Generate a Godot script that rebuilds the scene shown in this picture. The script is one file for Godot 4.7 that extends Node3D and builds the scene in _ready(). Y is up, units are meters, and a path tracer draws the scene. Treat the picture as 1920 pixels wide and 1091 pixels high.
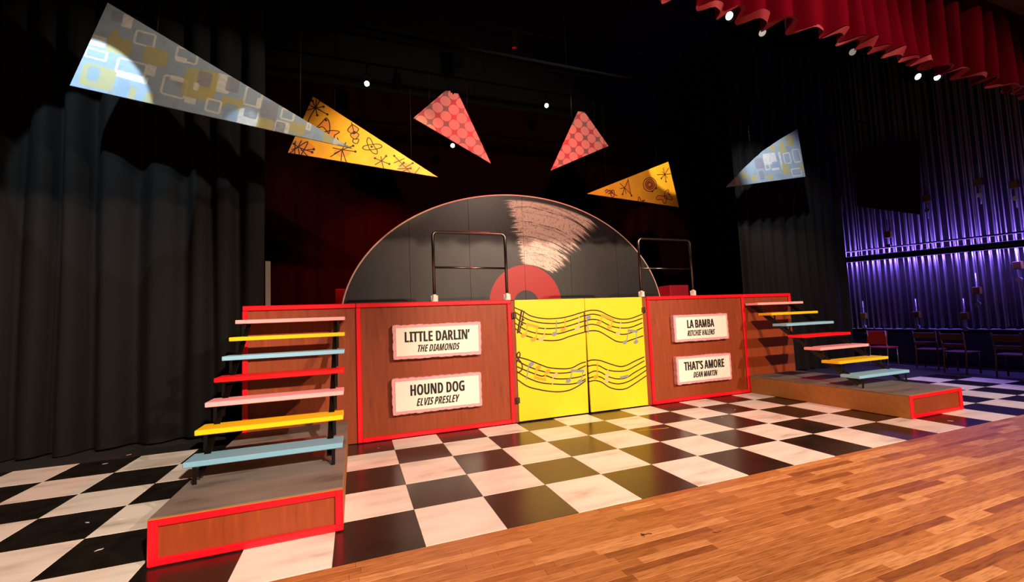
extends Node3D
# A theatre stage with a jukebox set: record, platform facade, two stairs, hanging pennants.

const STAFF_A := [[2.047, 1.71, 2.183, 1.65, 2.32, 1.571, 2.522, 1.526, 2.731, 1.518, 2.945, 1.539, 3.241, 1.607], [2.048, 1.645, 2.179, 1.567, 2.317, 1.502, 2.519, 1.455, 2.79, 1.444, 3.029, 1.488, 3.242, 1.548], [2.046, 1.59, 2.117, 1.514, 2.273, 1.437, 2.474, 1.378, 2.723, 1.367, 2.937, 1.39, 3.236, 1.46], [2.047, 1.48, 2.171, 1.392, 2.309, 1.33, 2.51, 1.287, 2.76, 1.28, 2.998, 1.326, 3.232, 1.383], [2.062, 1.388, 2.167, 1.3, 2.344, 1.236, 2.505, 1.193, 2.755, 1.18, 2.971, 1.231, 3.237, 1.285], [2.073, 0.968, 2.248, 0.91, 2.446, 0.822, 2.587, 0.769, 2.794, 0.736, 2.964, 0.736, 3.119, 0.791, 3.22, 0.812], [2.061, 0.918, 2.185, 0.841, 2.381, 0.753, 2.583, 0.695, 2.79, 0.67, 2.983, 0.678, 3.216, 0.751], [2.057, 0.824, 2.24, 0.737, 2.437, 0.657, 2.499, 0.657, 2.539, 0.648, 2.681, 0.595, 2.891, 0.577, 3.107, 0.588, 3.207, 0.612], [2.054, 0.752, 2.216, 0.648, 2.432, 0.556, 2.677, 0.512, 2.929, 0.489, 3.103, 0.506, 3.203, 0.545], [2.035, 0.649, 2.21, 0.521, 2.427, 0.447, 2.671, 0.396, 2.881, 0.394, 3.056, 0.444, 3.202, 0.516], [3.241, 1.607, 3.237, 1.285], [2.207, 1.649, 2.115, 1.33], [2.082, 0.741, 2.123, 0.765, 2.141, 0.818, 2.119, 0.892, 2.072, 0.95, 2.065, 1.005, 2.096, 1.039, 2.114, 1.001, 2.092, 0.948, 2.049, 0.879, 2.042, 0.807, 2.053, 0.743, 2.082, 0.732]]
const BAR_A := [[2.168, 1.66, 2.089, 1.331]]
const DOTS_A := [[2.187, 1.52], [2.168, 1.451]]
const NOTES_A := [[0, [[2.18, 1.281], [2.339, 1.212]], [[2.226, 1.288, 2.254, 1.462], [2.384, 1.215, 2.414, 1.409]], [[2.25, 1.448, 2.417, 1.401]]], [1, [[2.471, 1.21]], [[2.506, 1.208, 2.552, 1.384]], []], [2, [[2.697, 1.279]], [[2.728, 1.281, 2.745, 1.48]], []], [0, [[2.852, 1.336]], [[2.887, 1.34, 2.896, 1.512]], []], [1, [[3.102, 1.35]], [[3.131, 1.358, 3.145, 1.532]], []], [2, [[2.285, 0.843]], [[2.251, 0.846, 2.199, 0.631]], []], [0, [[2.399, 0.785], [2.553, 0.712]], [[2.363, 0.782, 2.339, 0.637], [2.518, 0.706, 2.499, 0.578]], [[2.34, 0.641, 2.506, 0.59]]], [1, [[2.684, 0.649]], [[2.643, 0.649, 2.625, 0.511]], []], [2, [[2.9, 0.543], [3.096, 0.512]], [[2.932, 0.549, 2.973, 0.697], [3.13, 0.523, 3.168, 0.682]], [[2.968, 0.694, 3.171, 0.672]]]]
const STAFF_B := [[3.232, 1.609, 3.398, 1.626, 3.543, 1.603, 3.688, 1.534, 3.835, 1.479, 3.987, 1.458, 4.143, 1.471, 4.351, 1.53], [3.232, 1.537, 3.374, 1.563, 3.518, 1.54, 3.684, 1.47, 3.83, 1.412, 4.004, 1.398, 4.161, 1.414, 4.345, 1.46], [3.231, 1.451, 3.368, 1.478, 3.513, 1.458, 3.678, 1.378, 3.825, 1.331, 3.999, 1.312, 4.155, 1.33, 4.34, 1.384], [3.23, 1.37, 3.343, 1.401, 3.487, 1.377, 3.672, 1.296, 3.819, 1.239, 3.947, 1.209, 4.103, 1.229, 4.345, 1.302], [3.229, 1.279, 3.357, 1.298, 3.502, 1.277, 3.665, 1.187, 3.81, 1.106, 3.96, 1.083, 4.095, 1.109, 4.342, 1.165], [3.246, 0.817, 3.349, 0.833, 3.493, 0.812, 3.658, 0.751, 3.846, 0.692, 3.978, 0.7, 4.136, 0.753, 4.338, 0.813], [3.261, 0.74, 3.365, 0.75, 3.467, 0.73, 3.609, 0.656, 3.798, 0.617, 3.972, 0.618, 4.153, 0.678, 4.333, 0.748], [3.265, 0.626, 3.379, 0.656, 3.502, 0.62, 3.623, 0.547, 3.79, 0.497, 3.964, 0.5, 4.123, 0.569, 4.366, 0.662], [3.26, 0.551, 3.395, 0.57, 3.497, 0.543, 3.618, 0.466, 3.784, 0.416, 3.958, 0.427, 4.116, 0.478, 4.36, 0.588], [3.267, 0.497, 3.37, 0.506, 3.492, 0.469, 3.633, 0.375, 3.8, 0.324, 3.951, 0.328, 4.109, 0.386, 4.353, 0.495]]
const NOTES_B := [[2, [[3.315, 1.511]], [[3.291, 1.503, 3.297, 1.26]], []], [0, [[3.5, 1.418], [3.696, 1.341]], [[3.537, 1.43, 3.572, 1.547], [3.729, 1.348, 3.765, 1.467]], [[3.567, 1.538, 3.769, 1.459]]], [1, [[3.85, 1.227]], [[3.888, 1.24, 3.918, 1.414]], []], [2, [[3.978, 1.078], [4.193, 1.071]], [[4.009, 1.085, 4.062, 1.278], [4.205, 1.084, 4.217, 1.252]], [[4.062, 1.268, 4.221, 1.246]]], [0, [[3.394, 0.563]], [[3.419, 0.568, 3.436, 0.795]], []], [1, [[3.587, 0.487], [3.61, 0.575]], [[3.603, 0.495, 3.622, 0.655]], []], [2, [], [], [[3.86, 0.512, 3.992, 0.525]]]]
const INK_A := [[-0.83, 5.613, -0.883, 5.742], [-0.83, 5.613, -0.76, 5.76], [-0.83, 5.613, -0.694, 5.656], [-0.83, 5.613, -0.63, 5.517], [-0.83, 5.613, -0.804, 5.478], [-0.83, 5.613, -0.965, 5.558], [-0.83, 5.613, -0.927, 5.657], [-0.83, 5.613, -0.813, 5.769], [-0.83, 5.613, -0.75, 5.587], [-0.83, 5.613, -0.881, 5.627], [-0.83, 5.613, -0.918, 5.441, -0.96, 5.322], [-0.819, 5.238, -0.738, 5.333, -0.664, 5.433, -0.634, 5.437, -0.598, 5.367, -0.589, 5.252, -0.608, 5.151, -0.644, 5.196, -0.709, 5.262, -0.783, 5.242], [-0.688, 5.171, -0.577, 5.207, -0.458, 5.218, -0.426, 5.192, -0.504, 5.13, -0.512, 5.079], [-0.46, 5.085, -0.445, 5.04], [-0.204, 5.408, -0.163, 5.219], [-0.191, 5.376, -0.08, 5.297, -0.168, 5.194, -0.277, 5.251, -0.191, 5.376], [-0.155, 5.246, -0.078, 5.187, -0.149, 5.09, -0.228, 5.165, -0.155, 5.246], [-0.172, 5.1, -0.188, 5.035, -0.115, 5.009, -0.08, 5.094, -0.149, 5.09], [0.068, 5.093, 0.092, 5.147, 0.139, 5.118, 0.199, 4.988, 0.253, 4.909, 0.244, 4.843, 0.181, 4.851, 0.112, 4.928, 0.072, 5.043, 0.068, 5.093], [-0.013, 4.924, 0.011, 4.969, 0.121, 5.011, 0.264, 5.038, 0.335, 5.02, 0.326, 4.976, 0.214, 4.93, 0.057, 4.902, -0.013, 4.924], [0.332, 4.708, 0.203, 4.751], [0.332, 4.708, 0.323, 4.796], [0.332, 4.708, 0.419, 4.814], [0.332, 4.708, 0.476, 4.662], [0.332, 4.708, 0.363, 4.575], [0.332, 4.708, 0.209, 4.624], [0.573, 4.834, 0.871, 4.527], [0.567, 4.691, 0.761, 4.795], [0.633, 4.576, 0.873, 4.609], [0.675, 4.631, 0.751, 4.711], [0.782, 4.623, 0.926, 4.718], [0.735, 4.538, 0.881, 4.615], [1.058, 4.639, 0.962, 4.508], [-1.129, 4.833, -1.196, 4.887], [-1.129, 4.833, -1.072, 4.96], [-1.129, 4.833, -0.895, 4.76], [-1.129, 4.833, -1.27, 4.699], [-1.129, 4.833, -1.228, 4.775], [-1.129, 4.833, -1.102, 4.667], [-1.129, 4.833, -0.965, 4.95, -1.088, 4.676], [-1.101, 4.828, -0.961, 4.665], [-1.08, 4.774, -0.866, 4.82], [-1.171, 4.941, -1.186, 4.699], [-0.38, 4.861, -0.537, 4.878], [-0.38, 4.861, -0.31, 5.01], [-0.38, 4.861, -0.182, 4.957], [-0.38, 4.861, -0.145, 4.848], [-0.38, 4.861, -0.308, 4.619], [-0.38, 4.861, -0.583, 4.706], [-0.38, 4.861, -0.403, 4.647], [-0.38, 4.861, -0.516, 4.773]]
const FILL_A := [[-0.819, 5.238, -0.664, 5.433, -0.598, 5.367, -0.589, 5.252, -0.608, 5.151, -0.709, 5.262], [-0.688, 5.171, -0.458, 5.218, -0.426, 5.192, -0.512, 5.079], [-0.191, 5.376, -0.08, 5.297, -0.168, 5.194, -0.277, 5.251], [-0.155, 5.246, -0.078, 5.187, -0.149, 5.09, -0.228, 5.165], [-1.199, 4.938, -0.958, 4.948, -0.844, 4.863, -0.874, 4.73, -0.961, 4.665, -1.298, 4.691], [-0.522, 4.847, -0.372, 4.895, -0.222, 4.827, -0.284, 4.738, -0.405, 4.718, -0.494, 4.751], [0.635, 4.654, 0.76, 4.734, 0.891, 4.677, 0.988, 4.528, 0.854, 4.508, 0.689, 4.529]]
const DOT_A := [-0.883, 5.742, -0.694, 5.656, -0.63, 5.517, -0.804, 5.478, -0.654, 5.402, 0.152, 4.975, 0.211, 4.752, 0.419, 4.814, 0.476, 4.662, 0.573, 4.834, 0.926, 4.718, 0.881, 4.609, 0.751, 4.711, -1.196, 4.887, -0.866, 4.82, -0.895, 4.76, -0.182, 4.957, -0.145, 4.848, -0.83, 5.613, -0.163, 5.219]
const INK_B := [[7.124, 4.991, 7.089, 5.148], [7.124, 4.991, 7.253, 5.162], [7.124, 4.991, 6.888, 4.968], [7.124, 4.991, 7.311, 5.024], [7.124, 4.991, 7.008, 4.881], [7.124, 4.991, 7.147, 4.811], [7.124, 4.991, 7.198, 4.91], [7.124, 4.991, 7.059, 5.053], [5.904, 4.568, 5.788, 4.662], [5.904, 4.568, 6.011, 4.746], [5.904, 4.568, 5.78, 4.537], [5.904, 4.568, 5.836, 4.405], [5.904, 4.568, 5.941, 4.426], [5.904, 4.568, 6.094, 4.404], [6.011, 4.801, 6.028, 4.707, 6.08, 4.369], [6.817, 4.374, 6.889, 4.441, 7.058, 4.438, 7.082, 4.531, 7.182, 4.606, 7.214, 4.582, 7.184, 4.524, 7.247, 4.457, 7.319, 4.39, 7.281, 4.353, 7.128, 4.365, 7.114, 4.293, 7.059, 4.248, 7.019, 4.274, 6.991, 4.342, 6.847, 4.334, 6.817, 4.374], [6.269, 4.244, 6.299, 4.363, 6.337, 4.331, 6.365, 4.277, 6.464, 4.294, 6.396, 4.252, 6.419, 4.232], [5.351, 4.443, 5.4, 4.486, 5.467, 4.464, 5.615, 4.387, 5.675, 4.36], [5.371, 4.405, 5.498, 4.48, 5.555, 4.417, 5.432, 4.395], [5.478, 4.412, 5.583, 4.492, 5.607, 4.38, 5.548, 4.303, 5.5, 4.393], [6.844, 4.716, 6.83, 4.66, 6.798, 4.609, 6.751, 4.568, 6.694, 4.539, 6.633, 4.526, 6.573, 4.531, 6.52, 4.552, 6.48, 4.587, 6.457, 4.634, 6.451, 4.687, 6.465, 4.742, 6.496, 4.792, 6.542, 4.834, 6.598, 4.863, 6.659, 4.877, 6.72, 4.873, 6.773, 4.852, 6.814, 4.816, 6.838, 4.769, 6.844, 4.716], [6.785, 4.714, 6.775, 4.675, 6.754, 4.64, 6.722, 4.61, 6.683, 4.59, 6.642, 4.581, 6.601, 4.584, 6.566, 4.599, 6.538, 4.624, 6.522, 4.657, 6.519, 4.695, 6.528, 4.733, 6.549, 4.769, 6.581, 4.798, 6.619, 4.819, 6.661, 4.828, 6.701, 4.825, 6.737, 4.81, 6.765, 4.785, 6.781, 4.752, 6.785, 4.714], [6.734, 4.703, 6.728, 4.678, 6.713, 4.654, 6.691, 4.635, 6.665, 4.622, 6.636, 4.616, 6.608, 4.618, 6.584, 4.627, 6.565, 4.644, 6.554, 4.665, 6.551, 4.69, 6.558, 4.716, 6.572, 4.739, 6.594, 4.759, 6.62, 4.772, 6.649, 4.778, 6.677, 4.776, 6.701, 4.767, 6.72, 4.75, 6.732, 4.728, 6.734, 4.703], [6.701, 4.701, 6.697, 4.684, 6.687, 4.669, 6.673, 4.656, 6.656, 4.647, 6.638, 4.644, 6.621, 4.645, 6.605, 4.651, 6.593, 4.662, 6.586, 4.676, 6.584, 4.693, 6.588, 4.709, 6.598, 4.725, 6.611, 4.737, 6.628, 4.746, 6.646, 4.75, 6.664, 4.749, 6.68, 4.742, 6.692, 4.732, 6.699, 4.717, 6.701, 4.701], [7.149, 4.415, 7.14, 4.397, 7.117, 4.384, 7.091, 4.382, 7.071, 4.392, 7.064, 4.41, 7.073, 4.429, 7.096, 4.442, 7.122, 4.443, 7.143, 4.433, 7.149, 4.415]]
const FILL_B := [[6.844, 4.716, 6.818, 4.638, 6.758, 4.573, 6.677, 4.534, 6.589, 4.528, 6.514, 4.556, 6.465, 4.613, 6.451, 4.687, 6.476, 4.764, 6.534, 4.829, 6.615, 4.869, 6.703, 4.876, 6.78, 4.848, 6.83, 4.791], [6.889, 4.441, 7.058, 4.438, 7.182, 4.606, 7.247, 4.457, 7.319, 4.39, 7.128, 4.365, 7.059, 4.248, 6.991, 4.342, 6.847, 4.334], [6.011, 4.746, 6.094, 4.404, 5.904, 4.568], [5.351, 4.443, 5.4, 4.486, 5.467, 4.464, 5.416, 4.394], [5.501, 4.413, 5.583, 4.492, 5.607, 4.38, 5.548, 4.303], [6.269, 4.244, 6.299, 4.363, 6.365, 4.277, 6.464, 4.294, 6.395, 4.235]]
const DOT_B := [7.008, 4.881, 7.147, 4.811, 5.836, 4.405, 6.093, 4.391, 6.836, 4.62, 6.709, 4.531, 7.224, 4.495]
const PATCH_A := [[-3.213, 5.272, 0.087, 0.072, -0.161, 0, 0], [-2.995, 5.249, 0.124, 0.114, -0.162, 0, 1], [-3.043, 5.397, 0.034, 0.06, -0.146, 0, 1], [-3.224, 5.095, 0.116, 0.072, -0.165, 1, 0], [-3.199, 4.797, 0.169, 0.149, -0.19, 0, 1], [-3.248, 4.833, 0.057, 0.097, -0.177, 0, 2], [-2.865, 4.97, 0.161, 0.113, -0.174, 1, 0], [-2.853, 4.854, 0.167, 0.047, -0.181, 0, 0], [-2.859, 4.591, 0.031, 0.125, -0.197, 0, 1], [-2.951, 4.694, 0.055, 0.118, -0.183, 0, 2], [-2.675, 4.592, 0.047, 0.08, -0.193, 0, 1], [-2.915, 5.596, 0.054, 0.088, -0.129, 0, 0], [-3.022, 5.639, 0.059, 0.074, -0.118, 0, 3], [-2.727, 5.394, 0.117, 0.103, -0.146, 1, 0], [-2.614, 5.174, 0.129, 0.116, -0.164, 0, 1], [-2.267, 5.251, 0.13, 0.105, -0.146, 1, 0], [-2.332, 5.185, 0.065, 0.036, -0.155, 0, 0], [-2.659, 4.979, 0.052, 0.074, -0.175, 0, 0], [-2.403, 4.793, 0.143, 0.144, -0.182, 1, 0], [-2.361, 4.907, 0.09, 0.034, -0.167, 0, 0], [-2.12, 4.864, 0.187, 0.208, -0.172, 0, 1], [-2.065, 4.928, 0.083, 0.14, -0.169, 0, 3], [-2.159, 4.838, 0.033, 0.056, -0.185, 0, 0], [-2.229, 4.63, 0.065, 0.042, -0.185, 0, 0], [-1.852, 4.928, 0.084, 0.135, -0.167, 0, 0], [-1.737, 4.926, 0.075, 0.107, -0.174, 0, 3], [-1.489, 4.787, 0.113, 0.144, -0.17, 1, 0], [-1.417, 4.712, 0.036, 0.073, -0.17, 0, 0], [-1.747, 4.665, 0.131, 0.078, -0.184, 0, 1], [-1.77, 4.522, 0.079, 0.126, -0.178, 0, 2], [-1.548, 4.44, 0.135, 0.157, -0.194, 0, 0], [-1.525, 4.541, 0.082, 0.064, -0.183, 0, 3], [-1.964, 4.593, 0.095, 0.098, -0.191, 1, 0], [-1.296, 4.614, 0.109, 0.145, -0.176, 0, 3], [-1.345, 4.409, 0.102, 0.087, -0.188, 0, 1], [-1.061, 4.588, 0.092, 0.088, -0.174, 1, 0], [-1.137, 4.377, 0.092, 0.11, -0.187, 0, 0], [-1.161, 4.374, 0.06, 0.095, -0.201, 0, 3], [-0.936, 4.401, 0.1, 0.088, -0.182, 0, 1], [-0.789, 4.448, 0.033, 0.059, -0.185, 1, 0], [-0.667, 4.286, 0.071, 0.06, -0.184, 0, 2], [-0.542, 4.285, 0.065, 0.09, -0.185, 0, 1], [-0.389, 4.243, 0.073, 0.062, -0.192, 0, 0], [-0.376, 4.184, 0.04, 0.038, -0.178, 0, 3], [-2.022, 4.901, 0.099, 0.182, -0.162, 0, 1], [-2.056, 4.951, 0.066, 0.105, -0.168, 0, 3]]
const PATCH_B := [[9.322, 4.995, 0.127, 0.16, 0.197, 1, 0], [9.006, 4.906, 0.115, 0.13, 0.192, 1, 0], [8.874, 5.143, 0.093, 0.137, 0.195, 0, 1], [8.572, 5.082, 0.081, 0.071, 0.2, 0, 1], [8.467, 4.84, 0.201, 0.127, 0.195, 0, 0], [8.637, 4.712, 0.111, 0.079, 0.181, 0, 2], [8.617, 4.623, 0.121, 0.025, 0.183, 0, 0], [8.798, 4.828, 0.031, 0.202, 0.197, 0, 0], [8.936, 4.65, 0.114, 0.129, 0.185, 0, 1], [9.274, 4.605, 0.17, 0.094, 0.184, 1, 0], [9.476, 4.741, 0.086, 0.08, 0.186, 0, 1], [8.42, 4.42, 0.099, 0.056, 0.183, 0, 1], [8.128, 4.709, 0.127, 0.119, 0.19, 0, 3], [8.175, 4.443, 0.068, 0.097, 0.192, 0, 3], [7.67, 4.403, 0.084, 0.076, 0.179, 0, 1], [9.136, 5.318, 0.128, 0.116, 0.205, 0, 1], [7.941, 4.354, 0.095, 0.062, 0.181, 0, 1], [8.358, 4.73, 0.079, 0.155, 0.19, 1, 0], [7.44, 4.26, 0.046, 0.081, 0.176, 0, 0]]

var taken := {}
var boxes := {}
var rng := RandomNumberGenerator.new()
var M := {}

# ------------------------------------------------------------------ naming
func numbered(called: String) -> String:
	var n: int = taken.get(called, 0)
	taken[called] = n + 1
	return called if n == 0 else "%s_%03d" % [called, n]

func thing(called: String, label: String, category: String, at := Vector3.ZERO, group := "") -> Node3D:
	var o := Node3D.new()
	o.name = numbered(called)
	add_child(o)
	o.position = at
	o.set_meta("label", label)
	o.set_meta("category", category)
	if group: o.set_meta("group", group)
	return o

func structure(called: String, label := "", at := Vector3.ZERO) -> Node3D:
	var o := Node3D.new()
	o.name = called
	add_child(o)
	o.position = at
	o.set_meta("kind", "structure")
	if label: o.set_meta("label", label)
	return o

func part(parent: Node3D, called: String, mesh: Mesh, m: Material, at := Vector3.ZERO, turn := Vector3.ZERO, label := "") -> MeshInstance3D:
	var o := MeshInstance3D.new()
	o.name = called
	o.mesh = mesh
	o.material_override = m
	o.position = at
	o.rotation = turn
	parent.add_child(o, true)
	if label: o.set_meta("label", label)
	return o

# ------------------------------------------------------------------ shapes
func box(s: Vector3, c := 0.004) -> Mesh:
	var key := "%.4f %.4f %.4f %.4f" % [s.x, s.y, s.z, c]
	if boxes.has(key): return boxes[key]
	c = minf(c, minf(s.x, minf(s.y, s.z)) * 0.3)
	var st := SurfaceTool.new()
	st.begin(Mesh.PRIMITIVE_TRIANGLES)
	st.set_smooth_group(-1)
	var h := s * 0.5
	for ax in 3:
		var b := (ax + 1) % 3
		var d := (ax + 2) % 3
		for sg in [-1.0, 1.0]:
			var q: Array[Vector3] = []
			for k in [[-1, -1], [1, -1], [1, 1], [-1, 1]]:
				var v := Vector3.ZERO
				v[ax] = sg * h[ax]
				v[b] = k[0] * (h[b] - c)
				v[d] = k[1] * (h[d] - c)
				q.append(v)
			quad(st, q[0], q[1], q[2], q[3], sg > 0)
	for ax in 3:
		var b := (ax + 1) % 3
		var d := (ax + 2) % 3
		for sb in [-1.0, 1.0]:
			for sd in [-1.0, 1.0]:
				var q: Array[Vector3] = []
				for k in [[-1, 0], [1, 0], [1, 1], [-1, 1]]:
					var v := Vector3.ZERO
					v[ax] = k[0] * (h[ax] - c)
					v[b] = sb * (h[b] - (c if k[1] == 0 else 0.0))
					v[d] = sd * (h[d] - (0.0 if k[1] == 0 else c))
					q.append(v)
				quad(st, q[0], q[1], q[2], q[3], sb * sd < 0)
	for sx in [-1.0, 1.0]:
		for sy in [-1.0, 1.0]:
			for sz in [-1.0, 1.0]:
				var a := Vector3(sx * h.x, sy * (h.y - c), sz * (h.z - c))
				var b2 := Vector3(sx * (h.x - c), sy * h.y, sz * (h.z - c))
				var c2 := Vector3(sx * (h.x - c), sy * (h.y - c), sz * h.z)
				if sx * sy * sz > 0:
					st.add_vertex(a); st.add_vertex(c2); st.add_vertex(b2)
				else:
					st.add_vertex(a); st.add_vertex(b2); st.add_vertex(c2)
	st.generate_normals()
	boxes[key] = st.commit()
	return boxes[key]

func quad(st: SurfaceTool, a: Vector3, b: Vector3, c: Vector3, d: Vector3, flip := false) -> void:
	var o := [a, c, b, a, d, c] if flip else [a, b, c, a, c, d]
	for v in o: st.add_vertex(v)

# a flat outline given depth; uv = [left, top, width, height] of the print in the outline's own metres
func slab(outline: PackedVector2Array, depth: float, uv := [0.0, 1.0, 1.0, 1.0], bulge := 0.0) -> Mesh:
	var st := SurfaceTool.new()
	st.begin(Mesh.PRIMITIVE_TRIANGLES)
	st.set_smooth_group(-1)
	var p := outline
	if not Geometry2D.is_polygon_clockwise(p): p.reverse()
	var idx := Geometry2D.triangulate_polygon(p)
	var f := func(v: Vector2, z: float):
		st.set_uv(Vector2((v.x - uv[0]) / uv[2], (uv[1] - v.y) / uv[3]))
		st.add_vertex(Vector3(v.x, v.y, z))
	for k in range(0, idx.size(), 3):
		var a := p[idx[k]]
		var b := p[idx[k + 1]]
		var c := p[idx[k + 2]]
		if (b - a).cross(c - a) > 0:
			var t := b
			b = c
			c = t
		f.call(a, 0.0); f.call(b, 0.0); f.call(c, 0.0)
		f.call(a, -depth); f.call(c, -depth); f.call(b, -depth)
	for k in p.size():
		var a := p[k]
		var b := p[(k + 1) % p.size()]
		f.call(a, 0.0); f.call(a, -depth); f.call(b, -depth)
		f.call(a, 0.0); f.call(b, -depth); f.call(b, 0.0)
	st.generate_normals()
	return st.commit()

func tube(pts: PackedVector3Array, r: float, sides := 10) -> Mesh:
	var st := SurfaceTool.new()
	st.begin(Mesh.PRIMITIVE_TRIANGLES)
	var rings := []
	for i in pts.size():
		var dir := (pts[mini(i + 1, pts.size() - 1)] - pts[maxi(i - 1, 0)]).normalized()
		var up := Vector3.BACK if absf(dir.dot(Vector3.BACK)) < 0.9 else Vector3.RIGHT
		var u := dir.cross(up).normalized()
		var v := dir.cross(u).normalized()
		var ring := PackedVector3Array()
		for k in sides:
			var a := TAU * k / sides
			ring.append(pts[i] + (u * cos(a) + v * sin(a)) * r)
		rings.append(ring)
	for i in pts.size() - 1:
		for k in sides:
			var n := (k + 1) % sides
			quad(st, rings[i][k], rings[i][n], rings[i + 1][n], rings[i + 1][k])
	for k in range(1, sides - 1):
		st.add_vertex(rings[0][0]); st.add_vertex(rings[0][k + 1]); st.add_vertex(rings[0][k])
		var e: PackedVector3Array = rings[-1]
		st.add_vertex(e[0]); st.add_vertex(e[k]); st.add_vertex(e[k + 1])
	st.generate_normals()
	return st.commit()

func lathe(profile: Array, sides := 20) -> Mesh:
	var st := SurfaceTool.new()
	st.begin(Mesh.PRIMITIVE_TRIANGLES)
	st.set_smooth_group(-1)
	for i in profile.size() - 1:
		var p: Vector2 = profile[i]
		var q: Vector2 = profile[i + 1]
		for k in sides:
			var a := TAU * k / sides
			var b := TAU * (k + 1) / sides
			quad(st, Vector3(p.x * cos(a), p.y, p.x * sin(a)), Vector3(p.x * cos(b), p.y, p.x * sin(b)), Vector3(q.x * cos(b), q.y, q.x * sin(b)), Vector3(q.x * cos(a), q.y, q.x * sin(a)), true)
	st.generate_normals()
	return st.commit()

# hanging pleated cloth in the x-y plane (its own coordinates: x along, y up)
func drape(w: float, y0: float, y1: float, amp: float, wave: float, seed_: int, hem := 0.0, rows := 10) -> Mesh:
	var r := RandomNumberGenerator.new()
	r.seed = seed_
	var st := SurfaceTool.new()
	st.begin(Mesh.PRIMITIVE_TRIANGLES)
	var n := int(w / wave * 12.0)
	var ph := PackedFloat32Array()
	var am := PackedFloat32Array()
	var phase := 0.0
	var speed := TAU / wave
	var strength := 1.0
	for i in n + 1:
		if i % 12 == 0:
			speed = TAU / wave * r.randf_range(0.7, 1.4)
			strength = r.randf_range(0.55, 1.15)
		phase += speed * w / n
		ph.append(phase)
		am.append(lerpf(am[-1] if i else strength, strength, 0.25))
	for j in rows + 1:
		var t := float(j) / rows
		for i in n + 1:
			var x := w * i / n
			var a := amp * am[i] * lerpf(1.0, 0.75, t)
			var z := a * (sin(ph[i]) + 0.25 * sin(ph[i] * 2.0 + 1.3)) + amp * 0.35 * sin(x * 1.7 + t * 2.0)
			var sway := 0.02 * sin(ph[i] * 0.31 + t * 5.0)
			var y := lerpf(y0, y1, t)
			if j == 0: y += hem * (0.5 + 0.5 * sin(ph[i] * 0.5 + 0.4)) + hem * 0.6 * sin(x * 1.1)
			st.set_uv(Vector2(x, y))
			st.add_vertex(Vector3(x + sway, y, z))
	for j in rows:
		for i in n:
			var a := j * (n + 1) + i
			for k in [a, a + n + 1, a + 1, a + 1, a + n + 1, a + n + 2]: st.add_index(k)
	st.generate_normals()
	return st.commit()

# ------------------------------------------------------------------ materials
func mat(c: Color, rough := 0.6, metal := 0.0) -> StandardMaterial3D:
	var m := StandardMaterial3D.new()
	m.albedo_color = c
	m.roughness = rough
	m.metallic = metal
	m.cull_mode = BaseMaterial3D.CULL_DISABLED
	return m

func glow(c: Color, e: float) -> StandardMaterial3D:
	var m := mat(Color(0.1, 0.1, 0.1), 0.4)
	m.emission_enabled = true
	m.emission = c
	m.emission_energy_multiplier = e
	return m

# a tile of noise ramped between colours
func noise_tex(seed_: int, freq: float, ramp: Array, size := 256, octaves := 4) -> ImageTexture:
	var n := FastNoiseLite.new()
	n.seed = seed_
	n.frequency = freq
	n.fractal_octaves = octaves
	var src := n.get_seamless_image(size, size)
	var img := Image.create(size, size, false, Image.FORMAT_RGB8)
	for y in size:
		for x in size:
			var v := clampf(src.get_pixel(x, y).r, 0.0, 0.999) * (ramp.size() - 1)
			var k := int(v)
			img.set_pixel(x, y, (ramp[k] as Color).lerp(ramp[k + 1], v - k))
	img.generate_mipmaps()
	return ImageTexture.create_from_image(img)

func grained(c: Color, rough: float, tex: Texture2D, scale_: Vector3, world := true) -> StandardMaterial3D:
	var m := mat(c, rough)
	m.albedo_texture = tex
	m.uv1_triplanar = true
	m.uv1_world_triplanar = world
	m.uv1_scale = scale_
	return m

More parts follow.
